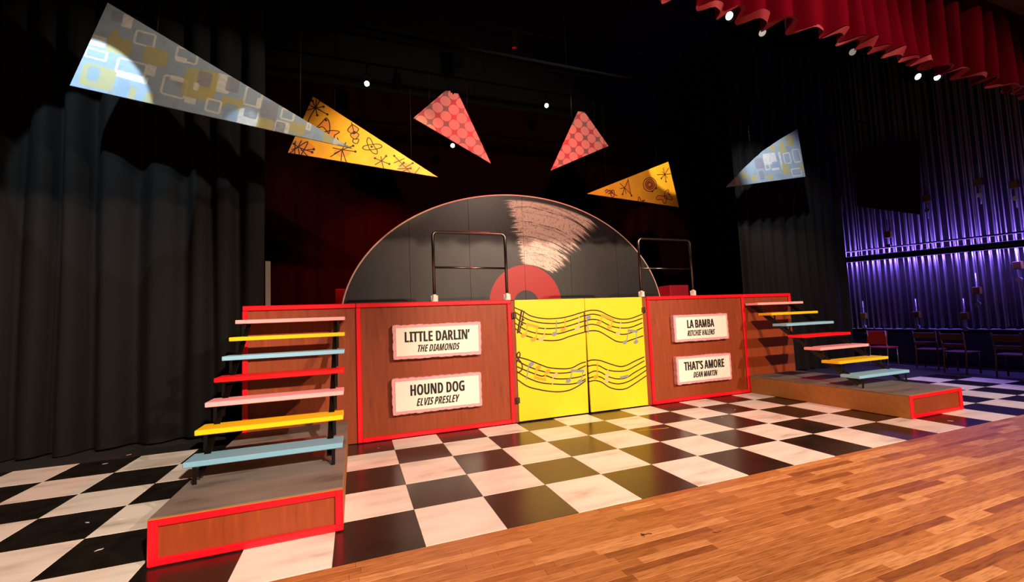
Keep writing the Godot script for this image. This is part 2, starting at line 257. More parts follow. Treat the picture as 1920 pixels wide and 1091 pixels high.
# ------------------------------------------------------------------ painting prints (in metres on their own panel)
class Canvas:
	var img: Image
	var x0: float
	var y1: float
	var w: float
	var h: float
	var ppm: float
	func _init(l: float, t: float, r: float, b: float, res: float, c: Color) -> void:
		x0 = l; y1 = t; w = r - l; h = t - b; ppm = res
		img = Image.create(int(ceil(w * res)), int(ceil(h * res)), false, Image.FORMAT_RGB8)
		img.fill(c)
	func px(x: float, y: float) -> Vector2: return Vector2((x - x0) * ppm, (y1 - y) * ppm)
	func put(x: int, y: int, c: Color, a: float) -> void:
		if a > 0.01: img.set_pixel(x, y, img.get_pixel(x, y).lerp(c, minf(a, 1.0)))
	func line(ax: float, ay: float, bx: float, by: float, width: float, c: Color) -> void:
		var a := px(ax, ay)
		var b := px(bx, by)
		var r := width * 0.5 * ppm
		var lo := Vector2(minf(a.x, b.x), minf(a.y, b.y)) - Vector2.ONE * (r + 1.0)
		var hi := Vector2(maxf(a.x, b.x), maxf(a.y, b.y)) + Vector2.ONE * (r + 1.0)
		var d := b - a
		var l2 := maxf(d.length_squared(), 0.0001)
		for y in range(maxi(0, int(lo.y)), mini(img.get_height(), int(hi.y) + 1)):
			for x in range(maxi(0, int(lo.x)), mini(img.get_width(), int(hi.x) + 1)):
				var p := Vector2(x + 0.5, y + 0.5)
				var t := clampf((p - a).dot(d) / l2, 0.0, 1.0)
				put(x, y, c, r + 0.5 - p.distance_to(a + d * t))
	func curve(flat: Array, width: float, c: Color, smooth := true) -> void:
		var p := PackedVector2Array()
		for k in range(0, flat.size(), 2): p.append(Vector2(flat[k], flat[k + 1]))
		if p.size() == 2 or not smooth:
			for k in p.size() - 1: line(p[k].x, p[k].y, p[k + 1].x, p[k + 1].y, width, c)
			return
		for k in p.size() - 1:
			var last := p[k]
			for s in range(1, 7):
				var q := p[k].cubic_interpolate(p[k + 1], p[maxi(k - 1, 0)], p[mini(k + 2, p.size() - 1)], s / 6.0)
				line(last.x, last.y, q.x, q.y, width, c)
				last = q
	func oval(cx: float, cy: float, rx: float, ry: float, ang: float, c: Color) -> void:
		var o := px(cx, cy)
		var r := maxf(rx, ry) * ppm + 1.0
		for y in range(maxi(0, int(o.y - r)), mini(img.get_height(), int(o.y + r) + 1)):
			for x in range(maxi(0, int(o.x - r)), mini(img.get_width(), int(o.x + r) + 1)):
				var q := (Vector2(x + 0.5, y + 0.5) - o).rotated(ang)
				var e := Vector2(q.x / (rx * ppm), q.y / (ry * ppm)).length()
				put(x, y, c, (1.0 - e) * minf(rx, ry) * ppm + 0.5)
	func area(flat: Array, c: Color, strength := 1.0) -> void:
		var p := PackedVector2Array()
		for k in range(0, flat.size(), 2): p.append(px(flat[k], flat[k + 1]))
		var lo := p[0]
		var hi := p[0]
		for q in p:
			lo = lo.min(q)
			hi = hi.max(q)
		for y in range(maxi(0, int(lo.y)), mini(img.get_height(), int(hi.y) + 1)):
			for x in range(maxi(0, int(lo.x)), mini(img.get_width(), int(hi.x) + 1)):
				if Geometry2D.is_point_in_polygon(Vector2(x + 0.5, y + 0.5), p): put(x, y, c, strength)
	# rounded rectangle, filled or outlined, with a sponged edge
	func patch(cx: float, cy: float, hw: float, hh: float, ang: float, ring: bool, c: Color, n: FastNoiseLite) -> void:
		var o := px(cx, cy)
		var reach := Vector2(hw, hh).length() * ppm + 3.0
		var rad := minf(hw, hh) * 0.35
		for y in range(maxi(0, int(o.y - reach)), mini(img.get_height(), int(o.y + reach) + 1)):
			for x in range(maxi(0, int(o.x - reach)), mini(img.get_width(), int(o.x + reach) + 1)):
				var q := (Vector2(x + 0.5, y + 0.5) - o).rotated(ang) / ppm
				var e := Vector2(absf(q.x) - hw + rad, absf(q.y) - hh + rad)
				var d := Vector2(maxf(e.x, 0), maxf(e.y, 0)).length() + minf(maxf(e.x, e.y), 0.0) - rad
				var rag := n.get_noise_2d(x * 1.0, y * 1.0)
				var a := clampf(0.5 - (d + rag * 0.008) / 0.008, 0.0, 1.0)
				if ring: a *= clampf((d + 0.03) / 0.006, 0.0, 1.0)
				put(x, y, c, a * (0.8 + 0.35 * rag))
	func texture() -> ImageTexture:
		img.generate_mipmaps()
		return ImageTexture.create_from_image(img)
	func rect() -> Array: return [x0, y1, w, h]

func printed(cv: Canvas, rough: float) -> StandardMaterial3D:
	var m := mat(Color.WHITE, rough)
	m.albedo_texture = cv.texture()
	return m

# ------------------------------------------------------------------ stage lamps
func lantern(label: String, at: Vector3, target: Vector3, angle: float, energy: float, c: Color, blend := 0.35, lens_glow := 3.0, size := 0.06, group := "", pipe_y := 0.0) -> Node3D:
	var t := thing("stage_lantern", label, "stage light", at, group)
	t.look_at_from_position(at, target, Vector3.UP if absf((target - at).normalized().y) < 0.98 else Vector3.RIGHT)
	var q := Vector3(PI / 2, 0, 0)
	part(t, "body", lathe([Vector2(0, 0.36), Vector2(0.07, 0.35), Vector2(0.095, 0.25), Vector2(0.095, 0.1), Vector2(0.085, 0.09), Vector2(0.085, -0.02), Vector2(0.078, -0.02), Vector2(0.078, 0.01)], 18), M.lamp_body, Vector3.ZERO, q)
	part(t, "lens_ring", lathe([Vector2(0.053, 0.013), Vector2(0.079, 0.0)], 18), M.lamp_body, Vector3.ZERO, q)
	part(t, "lens", lathe([Vector2(0, 0.004), Vector2(0.04, 0.003), Vector2(0.054, 0.012)], 18), glow(c, lens_glow), Vector3.ZERO, q)
	var arm := PackedVector3Array([Vector3(-0.11, 0, 0.17), Vector3(-0.12, 0.12, 0.17), Vector3(-0.06, 0.2, 0.17), Vector3(0.06, 0.2, 0.17), Vector3(0.12, 0.12, 0.17), Vector3(0.11, 0, 0.17)])
	part(t, "yoke", tube(arm, 0.012, 6), M.lamp_body)
	var inv := t.transform.affine_inverse()
	var neck := t.transform * Vector3(0, 0.2, 0.17)
	var hook := Vector3(at.x, pipe_y - 0.062, at.z)
	part(t, "hanger", tube(PackedVector3Array([inv * neck, inv * Vector3(lerpf(neck.x, hook.x, 0.8), lerpf(neck.y, hook.y, 0.5), lerpf(neck.z, hook.z, 0.8)), inv * hook]), 0.014, 6), M.lamp_body)
	part(t, "clamp", box(Vector3(0.05, 0.05, 0.05)), M.lamp_body, inv * hook)
	var l := SpotLight3D.new()
	l.name = "beam"
	t.add_child(l)
	l.position = Vector3(0, 0, -0.06)
	l.light_color = c
	l.light_energy = energy
	l.light_size = size
	l.spot_range = 40.0
	l.spot_attenuation = 2.0
	l.spot_angle = angle
	l.spot_angle_attenuation = blend
	l.shadow_enabled = true
	return t

func lettering(parent: Node3D, text: String, at: Vector3, w: float, h: float, slant: float, m: Material) -> void:
	var f := SystemFont.new()
	f.font_names = PackedStringArray(["Droid Sans"])
	f.font_weight = 700
	var tm := TextMesh.new()
	tm.font = f
	tm.text = text
	tm.font_size = 48
	tm.pixel_size = 0.01
	tm.depth = 0.4
	tm.curve_step = 1.5
	var b := tm.get_aabb()
	var sx := w / b.size.x
	var sy := h / b.size.y
	var heavy := SurfaceTool.new()   # strokes thickened sideways for the heavy face of the sign writer
	heavy.begin(Mesh.PRIMITIVE_TRIANGLES)
	for k in [-1.0, 0.0, 1.0]: heavy.append_from(tm, 0, Transform3D(Basis.IDENTITY, Vector3(k * (0.0035 if slant == 0.0 else 0.0016) / sx, 0, k * 0.02)))
	var o := part(parent, "lettering", heavy.commit(), m)
	o.transform = Transform3D(Basis(Vector3(sx, 0, 0), Vector3(slant * sy, sy, 0), Vector3(0, 0, 0.01)), at - Vector3(b.get_center().x * sx + slant * sy * b.get_center().y, b.get_center().y * sy, 0))

func _ready() -> void:
	rng.seed = 7
	# ---------------------------------------------------------------- camera
	var cam := Camera3D.new()
	cam.name = "camera"
	add_child(cam)
	cam.fov = 68.63
	cam.position = Vector3(-0.1998, 1.5238, 6.032)
	cam.basis = Basis.from_euler(Vector3(0.0677, -0.3546, -0.0413))
	cam.near = 0.05
	cam.far = 100.0
	# ---------------------------------------------------------------- environment
	var we := WorldEnvironment.new()
	we.name = "world_environment"
	var e := Environment.new()
	e.background_mode = Environment.BG_COLOR
	e.background_color = Color(0, 0, 0)
	e.tonemap_mode = Environment.TONE_MAPPER_LINEAR
	e.tonemap_exposure = 1.0
	e.sdfgi_enabled = true
	e.ssao_enabled = true
	e.ssil_enabled = true
	we.environment = e
	add_child(we)
	M.lamp_body = mat(Color(0.02, 0.02, 0.02), 0.9)
	M.lamp_body.metallic_specular = 0.1
	lights()
	materials()
	setting()
	drapes()
	facade()
	stairs("beside the wide black curtain", -1.5, "left")
	stairs("near the purple rope rigging", 6.68, "right")
	record()
	railings()
	pennants()
	rigging()
	clutter()

# ------------------------------------------------------------------ lights
func bar(label: String, y: float, z: float, x0: float, x1: float, called := "lighting_pipe") -> void:
	var p := thing(called, label, "pipe", Vector3((x0 + x1) * 0.5, y, z))
	var h := (x1 - x0) * 0.5
	part(p, "pipe", tube(PackedVector3Array([Vector3(-h, 0, 0), Vector3(h, 0, 0)]), 0.025, 10), M.lamp_body)
	for s in [-0.8, 0.0, 0.8]: part(p, "lift_line", tube(PackedVector3Array([Vector3(h * s, 0.02, 0), Vector3(h * s, 10.94 - y, 0)]), 0.004, 5), M.lamp_body)

func lights() -> void:
	var warm := Color(1.0, 0.87, 0.76)
	var foh := "front of house lanterns high over the audience"
	lantern("warm front of house lantern aimed at the left stair", Vector3(9.0, 8.5, 15.0), Vector3(-1.0, 1.0, 0.6), 22.0, 180.0, warm, 0.4, 3.0, 0.13, foh, 8.85)
	lantern("warm front of house lantern aimed at the right stair", Vector3(10.0, 8.5, 15.0), Vector3(5.9, 0.8, 0.8), 18.5, 160.0, warm, 0.4, 3.0, 0.13, foh, 8.85)
	lantern("warm front of house lantern aimed at the yellow doors", Vector3(-1.0, 8.5, 15.0), Vector3(5.2, 0.8, 0.9), 18.3, 265.0, warm, 0.4, 3.0, 0.13, foh, 8.85)
	lantern("warm front of house lantern aimed at the left checker floor", Vector3(4.0, 8.5, 15.0), Vector3(-4.0, 0.0, 1.8), 16.5, 420.0, warm, 0.6, 3.0, 0.13, foh, 8.85)
	bar("long black pipe carrying the front of house lanterns", 8.85, 15.0, -4.0, 12.0)
	# first electric, just behind the valance
	var cool := Color(0.8, 0.91, 1.0)
	var el := "lanterns on the first electric behind the red valance"
	lantern("cool lantern on first electric, aimed at the wide end of the large blue pennant", Vector3(-3.25, 6.0, 1.4), Vector3(-3.36, 4.55, -0.6), 17.0, 12.0, cool, 0.08, 3.0, 0.03, el, 6.35)
	lantern("cool lantern on first electric, aimed at the middle of the large blue pennant", Vector3(-0.2, 5.75, 1.4), Vector3(-1.62, 4.42, -0.6), 4.0, 6.0, cool, 0.5, 3.0, 0.03, el, 6.35)
	lantern("neutral lantern on first electric, aimed along the large blue pennant", Vector3(0.6, 5.7, 1.4), Vector3(-1.5, 4.7, -0.6), 30.0, 8.0, Color(1.0, 0.93, 0.84), 0.5, 3.0, 0.06, el, 6.35)
	lantern("amber lantern on first electric, aimed at the left yellow pennant", Vector3(2.2, 5.8, 1.4), Vector3(0.45, 4.8, -2.4), 19.0, 36.0, Color(1.0, 0.9, 0.62), 0.95, 3.0, 0.06, el, 6.35)
	lantern("pale lantern on first electric, aimed at the pink pennants", Vector3(3.3, 5.8, 1.4), Vector3(3.2, 4.9, -2.4), 50.0, 16.5, Color(1.0, 0.87, 0.78), 0.4, 3.0, 0.06, el, 6.35)
	lantern("bright white lantern hanging below the pleated red valance", Vector3(5.252, 6.026, 1.4), Vector3(4.2, 3.2, 4.6), 14.0, 0.6, Color(1.0, 0.95, 0.88), 0.5, 30.0, 0.06, el, 6.35)
	lantern("warm lantern on first electric, aimed at the right yellow pennant", Vector3(4.7, 5.95, 1.4), Vector3(7.3, 5.15, -2.4), 8.0, 30.0, Color(1.0, 0.95, 0.7), 0.3, 3.0, 0.04, el, 6.35)
	lantern("faint small lantern half hidden by the valance hem", Vector3(8.1, 5.98, 1.4), Vector3(5.6, 3.4, 4.6), 14.0, 0.3, Color(1.0, 0.95, 0.88), 0.5, 0.25, 0.06, el, 6.35)
	lantern("dim lantern right of the bright white one under the valance", Vector3(5.926, 5.89, 1.4), Vector3(4.6, 2.6, 4.0), 14.0, 0.4, Color(1.0, 0.95, 0.9), 0.5, 0.5, 0.06, el, 6.35)
	lantern("cool lantern on first electric, aimed at the right blue pennant", Vector3(6.5, 5.95, 1.4), Vector3(8.5, 4.7, -0.6), 21.0, 15.0, Color(0.94, 0.96, 1.0), 0.8, 3.0, 0.06, el, 6.35)
	lantern("lantern with warm oval lens near the rope rigging", Vector3(9.978, 5.838, 1.4), Vector3(8.5, 3.0, 4.6), 14.0, 0.6, Color(1, 0.9, 0.75), 0.5, 9.0, 0.06, el, 6.35)
	lantern("bluish white lantern nearest the rope rigging", Vector3(10.616, 5.933, 1.4), Vector3(8.8, 3.4, 4.6), 14.0, 0.6, Color(0.85, 0.9, 1), 0.5, 26.0, 0.06, el, 6.35)
	bar("black pipe of the first electric behind the valance", 6.35, 1.4, -4.0, 11.4)
	# upstage electrics
	lantern("small bright lantern high between blue and pink pennants", Vector3(0.141, 7.121, -4.0), Vector3(-0.1, 2.6, 3.0), 20.0, 1.0, Color(1, 0.93, 0.88), 0.5, 30.0, 0.05, "", 7.62)
	lantern("small lantern between the two pink pennants", Vector3(4.729, 7.239, -4.0), Vector3(3.4, 3.4, 2.0), 20.0, 1.0, Color(1, 0.93, 0.85), 0.5, 12.0, 0.05, "", 7.62)
	lantern("red lantern upstage behind the record, aimed left", Vector3(0.8, 7.1, -4.0), Vector3(0.4, 0.8, -6.6), 34.0, 30.0, Color(1, 0.02, 0.05), 0.8, 0.4, 0.1, "", 7.62)
	lantern("red lantern upstage behind the record, aimed right", Vector3(6.2, 7.1, -4.0), Vector3(6.4, 0.8, -6.6), 34.0, 30.0, Color(1, 0.02, 0.05), 0.8, 0.4, 0.1, "", 7.62)
	bar("black pipe of the upstage electric behind the pink pennants", 7.62, -4.0, -4.0, 10.0)
	lantern("small warm lantern under the left pink pennant", Vector3(2.35, 6.289, -5.0), Vector3(1.2, 3.0, 2.0), 16.0, 0.5, Color(1, 0.8, 0.62), 0.5, 18.0, 0.05, "", 6.7)
	bar("black pipe nearest the backdrop curtain", 6.7, -5.0, -4.0, 10.0)
	lantern("red lantern straight above the rim of the record", Vector3(3.1, 7.35, -2.12), Vector3(3.1, 4.2, -2.3), 52.0, 26.0, Color(1, 0.03, 0.09), 0.5, 0.2, 0.05, "", 7.75)
	bar("black pipe straight above the record", 7.75, -2.12, -4.0, 10.0)
	bar("black batten from which the blue pennants hang", 6.1, -0.6, -5.0, 12.0, "batten")
	bar("black batten from which the yellow and pink pennants hang", 7.2, -2.41, -3.0, 9.5, "batten")

# ------------------------------------------------------------------ materials
func materials() -> void:
	var fine := noise_tex(3, 0.02, [Color(0.62, 0.55, 0.5), Color(0.9, 0.86, 0.82), Color(1, 1, 1)], 256)
	var soft := noise_tex(6, 0.03, [Color(0.9, 0.89, 0.87), Color(1, 1, 1)], 256)
	M.brown = grained(Color(0.62, 0.262, 0.062), 0.55, noise_tex(4, 0.03, [Color(0.72, 0.68, 0.62), Color(0.83, 0.81, 0.78), Color(0.86, 0.84, 0.82), Color(0.88, 0.87, 0.86), Color(1, 1, 1)]), Vector3(2.2, 0.22, 2.2))
	M.tan = grained(Color(0.64, 0.42, 0.19), 0.6, soft, Vector3(1.5, 1.5, 1.5))
	M.red = mat(Color(0.92, 0.02, 0.11), 0.4)
	M.deck = grained(Color(0.5, 0.47, 0.45), 0.7, noise_tex(9, 0.012, [Color(0.66, 0.64, 0.63), Color(0.88, 0.87, 0.86), Color(0.94, 0.93, 0.92), Color(1, 1, 1)], 256, 5), Vector3(0.3, 0.9, 0.9))
	M.steel = mat(Color(0.03, 0.028, 0.026), 0.35, 0.3)
	M.black = mat(Color(0.022, 0.022, 0.024), 0.9)
	M.velvet = mat(Color(0.066, 0.061, 0.058), 0.8)
	M.velvet.metallic_specular = 0.25
	M.velvet.rim_enabled = true
	M.velvet.rim = 0.04
	M.backdrop = mat(Color(0.12, 0.012, 0.012), 0.95)
	M.backdrop.metallic_specular = 0.1
	M.valance = mat(Color(0.29, 0.003, 0.045), 0.9)
	M.valance.metallic_specular = 0.08
	M.trim_red = mat(Color(0.46, 0.005, 0.08), 0.8)
	M.tile_white = []
	M.tile_black = []
	for k in 4:
		var tw := noise_tex(20 + k, 0.012, [Color(0.8, 0.78, 0.76), Color(0.94, 0.93, 0.92), Color(0.99, 0.98, 0.97), Color(1, 1, 1), Color(1, 1, 1)], 256, 5)
		var a := grained(Color(0.93, 0.92, 0.9), 0.34, tw, Vector3(0.35, 1, 1.1))
		a.uv1_offset = Vector3(0.3 * k, 0, 0.17 * k)
		M.tile_white.append(a)
		var b := grained(Color(0.13, 0.118, 0.112), 0.24, fine, Vector3(0.6, 1, 0.6))
		b.uv1_offset = Vector3(0.2 * k, 0, 0.4 * k)
		M.tile_black.append(b)
	var grain := noise_tex(31, 0.02, [Color(0.72, 0.66, 0.6), Color(0.95, 0.93, 0.9), Color(1, 1, 1)], 512)
	M.plank = grained(Color.WHITE, 0.33, grain, Vector3(0.45, 1, 5.0))
	M.plank.vertex_color_use_as_albedo = true
	M.cream = mat(Color(0.94, 0.91, 0.86), 0.6)
	M.pink = grained(Color(0.94, 0.66, 0.7), 0.6, soft, Vector3(3, 3, 3))
	M.ink = mat(Color(0.035, 0.02, 0.02), 0.6)
	M.chrome = mat(Color(0.42, 0.39, 0.37), 0.22, 1.0)
	M.socket = mat(Color(0.85, 0.82, 0.78), 0.45)
	M.tread = {"pink": mat(Color(0.97, 0.69, 0.73), 0.4), "yellow": mat(Color(0.97, 0.8, 0.08), 0.4), "deep blue": mat(Color(0.47, 0.68, 0.8), 0.4), "blue": mat(Color(0.55, 0.8, 0.93), 0.4), "red": mat(Color(0.93, 0.04, 0.08), 0.4)}
	M.rope = mat(Color(0.5, 0.48, 0.46), 0.7)
	M.rail = mat(Color(0.62, 0.62, 0.66), 0.32, 0.7)
	M.wire = mat(Color(0.05, 0.05, 0.05), 0.5, 0.5)
	M.chair_wood = mat(Color(0.24, 0.075, 0.045), 0.5)
	M.chair_red = mat(Color(0.5, 0.015, 0.045), 0.6)
	M.weight = mat(Color(0.4, 0.3, 0.1), 0.6)
	M.tag = mat(Color(0.72, 0.7, 0.76), 0.5)
	M.hinge = mat(Color(0.3, 0.24, 0.2), 0.45, 0.6)

# ------------------------------------------------------------------ the room
func tile_x(i: int) -> float:
	if i > 10: return 6.155 + 0.583 * (i - 10)
	if i < -3: return -1.549 + 0.607 * (i + 3)
	return 0.2316 + 0.5936 * i

func setting() -> void:
	var fl := structure("floor", "stage floor of black and white checker squares")
	part(fl, "sub_floor", box(Vector3(30, 0.2, 30), 0.01), M.black, Vector3(3, -0.112, 4))
	var zs := [2.96, 2.325, 1.732, 1.085, 0.512, -0.14, -0.80]
	for i in range(-9, 19):
		for r in 6:
			var xa := tile_x(i)
			var xb := tile_x(i + 1)
			var za: float = zs[r]
			var zb: float = zs[r + 1]
			if r >= 4 and xa > 7.5: continue
			if r == 5 and xa > -1.6: continue
			if r == 4 and xa > -1.6: zb = 0.03
			var w := posmod(i + r, 2) == 0
			var ms: Array = M.tile_white if w else M.tile_black
			part(fl, "floor_tile", box(Vector3(xb - xa - 0.002, 0.012, za - zb - 0.002), 0.0015), ms[posmod(i * 3 + r * 5, 4)], Vector3((xa + xb) * 0.5, -0.006 + (0.0006 if w else 0.0), (za + zb) * 0.5))
	var ap := structure("floor_001", "stage apron of narrow orange-brown hardwood strips")
	var tones := [Color(0.40, 0.155, 0.05), Color(0.48, 0.20, 0.07), Color(0.55, 0.245, 0.09), Color(0.44, 0.18, 0.062), Color(0.31, 0.11, 0.038), Color(0.66, 0.33, 0.14)]
	var rest := SurfaceTool.new()
	rest.begin(Mesh.PRIMITIVE_TRIANGLES)
	var count := 0
	var z := 2.962
	var pw := 0.064
	var variants := {}
	while z < 8.0:
		var x := -5.0 + rng.randf() * 0.6
		while x < 12.0:
			var step := rng.randi_range(1, 6)
			var len_: float = [0.3, 0.42, 0.55, 0.7, 0.85, 1.1][step - 1]
			var tone := mini(rng.randi_range(0, 6), 5) if rng.randf() < 0.75 else 1
			var left := -1.0 + (z - 2.97) * 2.24
			var right := 8.9 - (z - 2.93) * 2.83
			var inside := x + len_ > left and x < right and z < 4.8
			if inside and count < 300:
				count += 1
				var key := "%d %d" % [step, tone]
				if not variants.has(key): variants[key] = tinted(box(Vector3(len_ - 0.001, 0.02, pw - 0.001), 0.0012), tones[tone])
				part(ap, "plank", variants[key], M.plank, Vector3(x + len_ * 0.5, -0.01 + rng.randf_range(0, 0.0006), z + pw * 0.5))
			else:
				rest.append_from(tinted(box(Vector3(len_ - 0.001, 0.02, pw - 0.001), 0.0012), tones[tone]), 0, Transform3D(Basis.IDENTITY, Vector3(x + len_ * 0.5, -0.01, z + pw * 0.5)))
			x += len_
		z += pw
	var re := part(ap, "planks", rest.commit(), M.plank)
	re.set_meta("kind", "stuff")
	print("planks ", count)
	for w in [["wall_back", Vector3(24, 11, 0.3), Vector3(3, 5.5, -7.5)], ["wall_left", Vector3(0.3, 11, 26), Vector3(-9, 5.5, 5.5)], ["wall_right", Vector3(0.3, 11, 26), Vector3(13.45, 5.5, 5.5)], ["wall_front", Vector3(24, 11, 0.3), Vector3(3, 5.5, 18.4)], ["ceiling", Vector3(24, 0.3, 26), Vector3(3, 11.1, 5.5)]]:
		var s := structure(w[0])
		part(s, "surface", box(w[1], 0.01), M.black, w[2])
	var pr := structure("wall_proscenium", "dark brown proscenium header above the red valance")
	var pm := mat(Color(0.3, 0.24, 0.18), 0.8)
	part(pr, "header", box(Vector3(22, 5.2, 0.3), 0.02), pm, Vector3(2.3, 8.42, 3.1))
	part(pr, "side_panel", box(Vector3(2.2, 11, 0.3), 0.02), pm, Vector3(12.2, 5.5, 3.1))
	part(pr, "side_panel", box(Vector3(2.2, 11, 0.3), 0.02), pm, Vector3(-7.6, 5.5, 3.1))

func tinted(m: Mesh, c: Color) -> Mesh:
	var a := m.surface_get_arrays(0)
	var n: int = (a[Mesh.ARRAY_VERTEX] as PackedVector3Array).size()
	var cs := PackedColorArray()
	cs.resize(n)
	cs.fill(c)
	a[Mesh.ARRAY_COLOR] = cs
	var o := ArrayMesh.new()
	o.add_surface_from_arrays(Mesh.PRIMITIVE_TRIANGLES, a)
	return o

# ------------------------------------------------------------------ curtains
func drapes() -> void:
	var a := thing("side_curtain", "wide black pleated curtain behind the left checker floor", "curtain", Vector3(-8.8, 0, -1.42))
	part(a, "cloth", drape(7.3, 0.015, 8.2, 0.12, 0.42, 11, 0.02, 16), M.velvet)
	var b := thing("side_curtain", "black pleated curtain behind the right stair and blue pennant", "curtain", Vector3(8.2, 0, -1.42))
	part(b, "cloth", drape(3.7, 0.015, 8.2, 0.1, 0.36, 12, 0.02, 16), M.velvet)
	var c := thing("backdrop_curtain", "dark backdrop curtain glowing dull red behind the record", "curtain", Vector3(-6.0, 0, -6.6))
	part(c, "cloth", drape(19.0, 0.02, 8.4, 0.03, 0.6, 13, 0.0, 10), M.backdrop)
	var v := thing("valance", "deep red pleated valance hanging at the top right", "valance", Vector3(-6.4, 4.74, 2.8))
	part(v, "cloth", drape(17.5, 0.0, 1.9, 0.125, 0.4, 14, 0.08, 8), M.valance)
	part(v, "hem_band", drape(17.5, -0.012, 0.022, 0.125, 0.4, 14, 0.08, 1), M.trim_red, Vector3(0, 0, 0.004), Vector3.ZERO, "lighter red hem stitching")

# ------------------------------------------------------------------ platform and its facade
func panel(called: String, label: String, x0: float, x1: float, strips: Array) -> Node3D:
	var w := x1 - x0
	var t := thing(called, label, "set panel", Vector3((x0 + x1) * 0.5, 0.004, 0), "brown framed panels of the platform front")
	part(t, "board", box(Vector3(w - 0.004, 1.822, 0.03), 0.002), M.brown, Vector3(0, 0.911, -0.02))
	var s := 0.06
	for k in strips:
		if k == "top": part(t, "trim_strip", box(Vector3(w - 0.004, s, 0.026), 0.008), M.red, Vector3(0, 1.793, 0.009))
		if k == "bottom": part(t, "trim_strip", box(Vector3(w - 2 * s, s, 0.026), 0.008), M.red, Vector3(0, 0.031, 0.009))
		if k == "left": part(t, "trim_strip", box(Vector3(s, 1.76, 0.026), 0.008), M.red, Vector3(-w * 0.5 + s * 0.5, 0.882, 0.009))
		if k == "right": part(t, "trim_strip", box(Vector3(s, 1.76, 0.026), 0.008), M.red, Vector3(w * 0.5 - s * 0.5, 0.882, 0.009))
		if k == "half": part(t, "trim_strip", box(Vector3(s, 0.13, 0.026), 0.008), M.red, Vector3(w * 0.5 - s * 0.5, 1.7, 0.009))
	return t

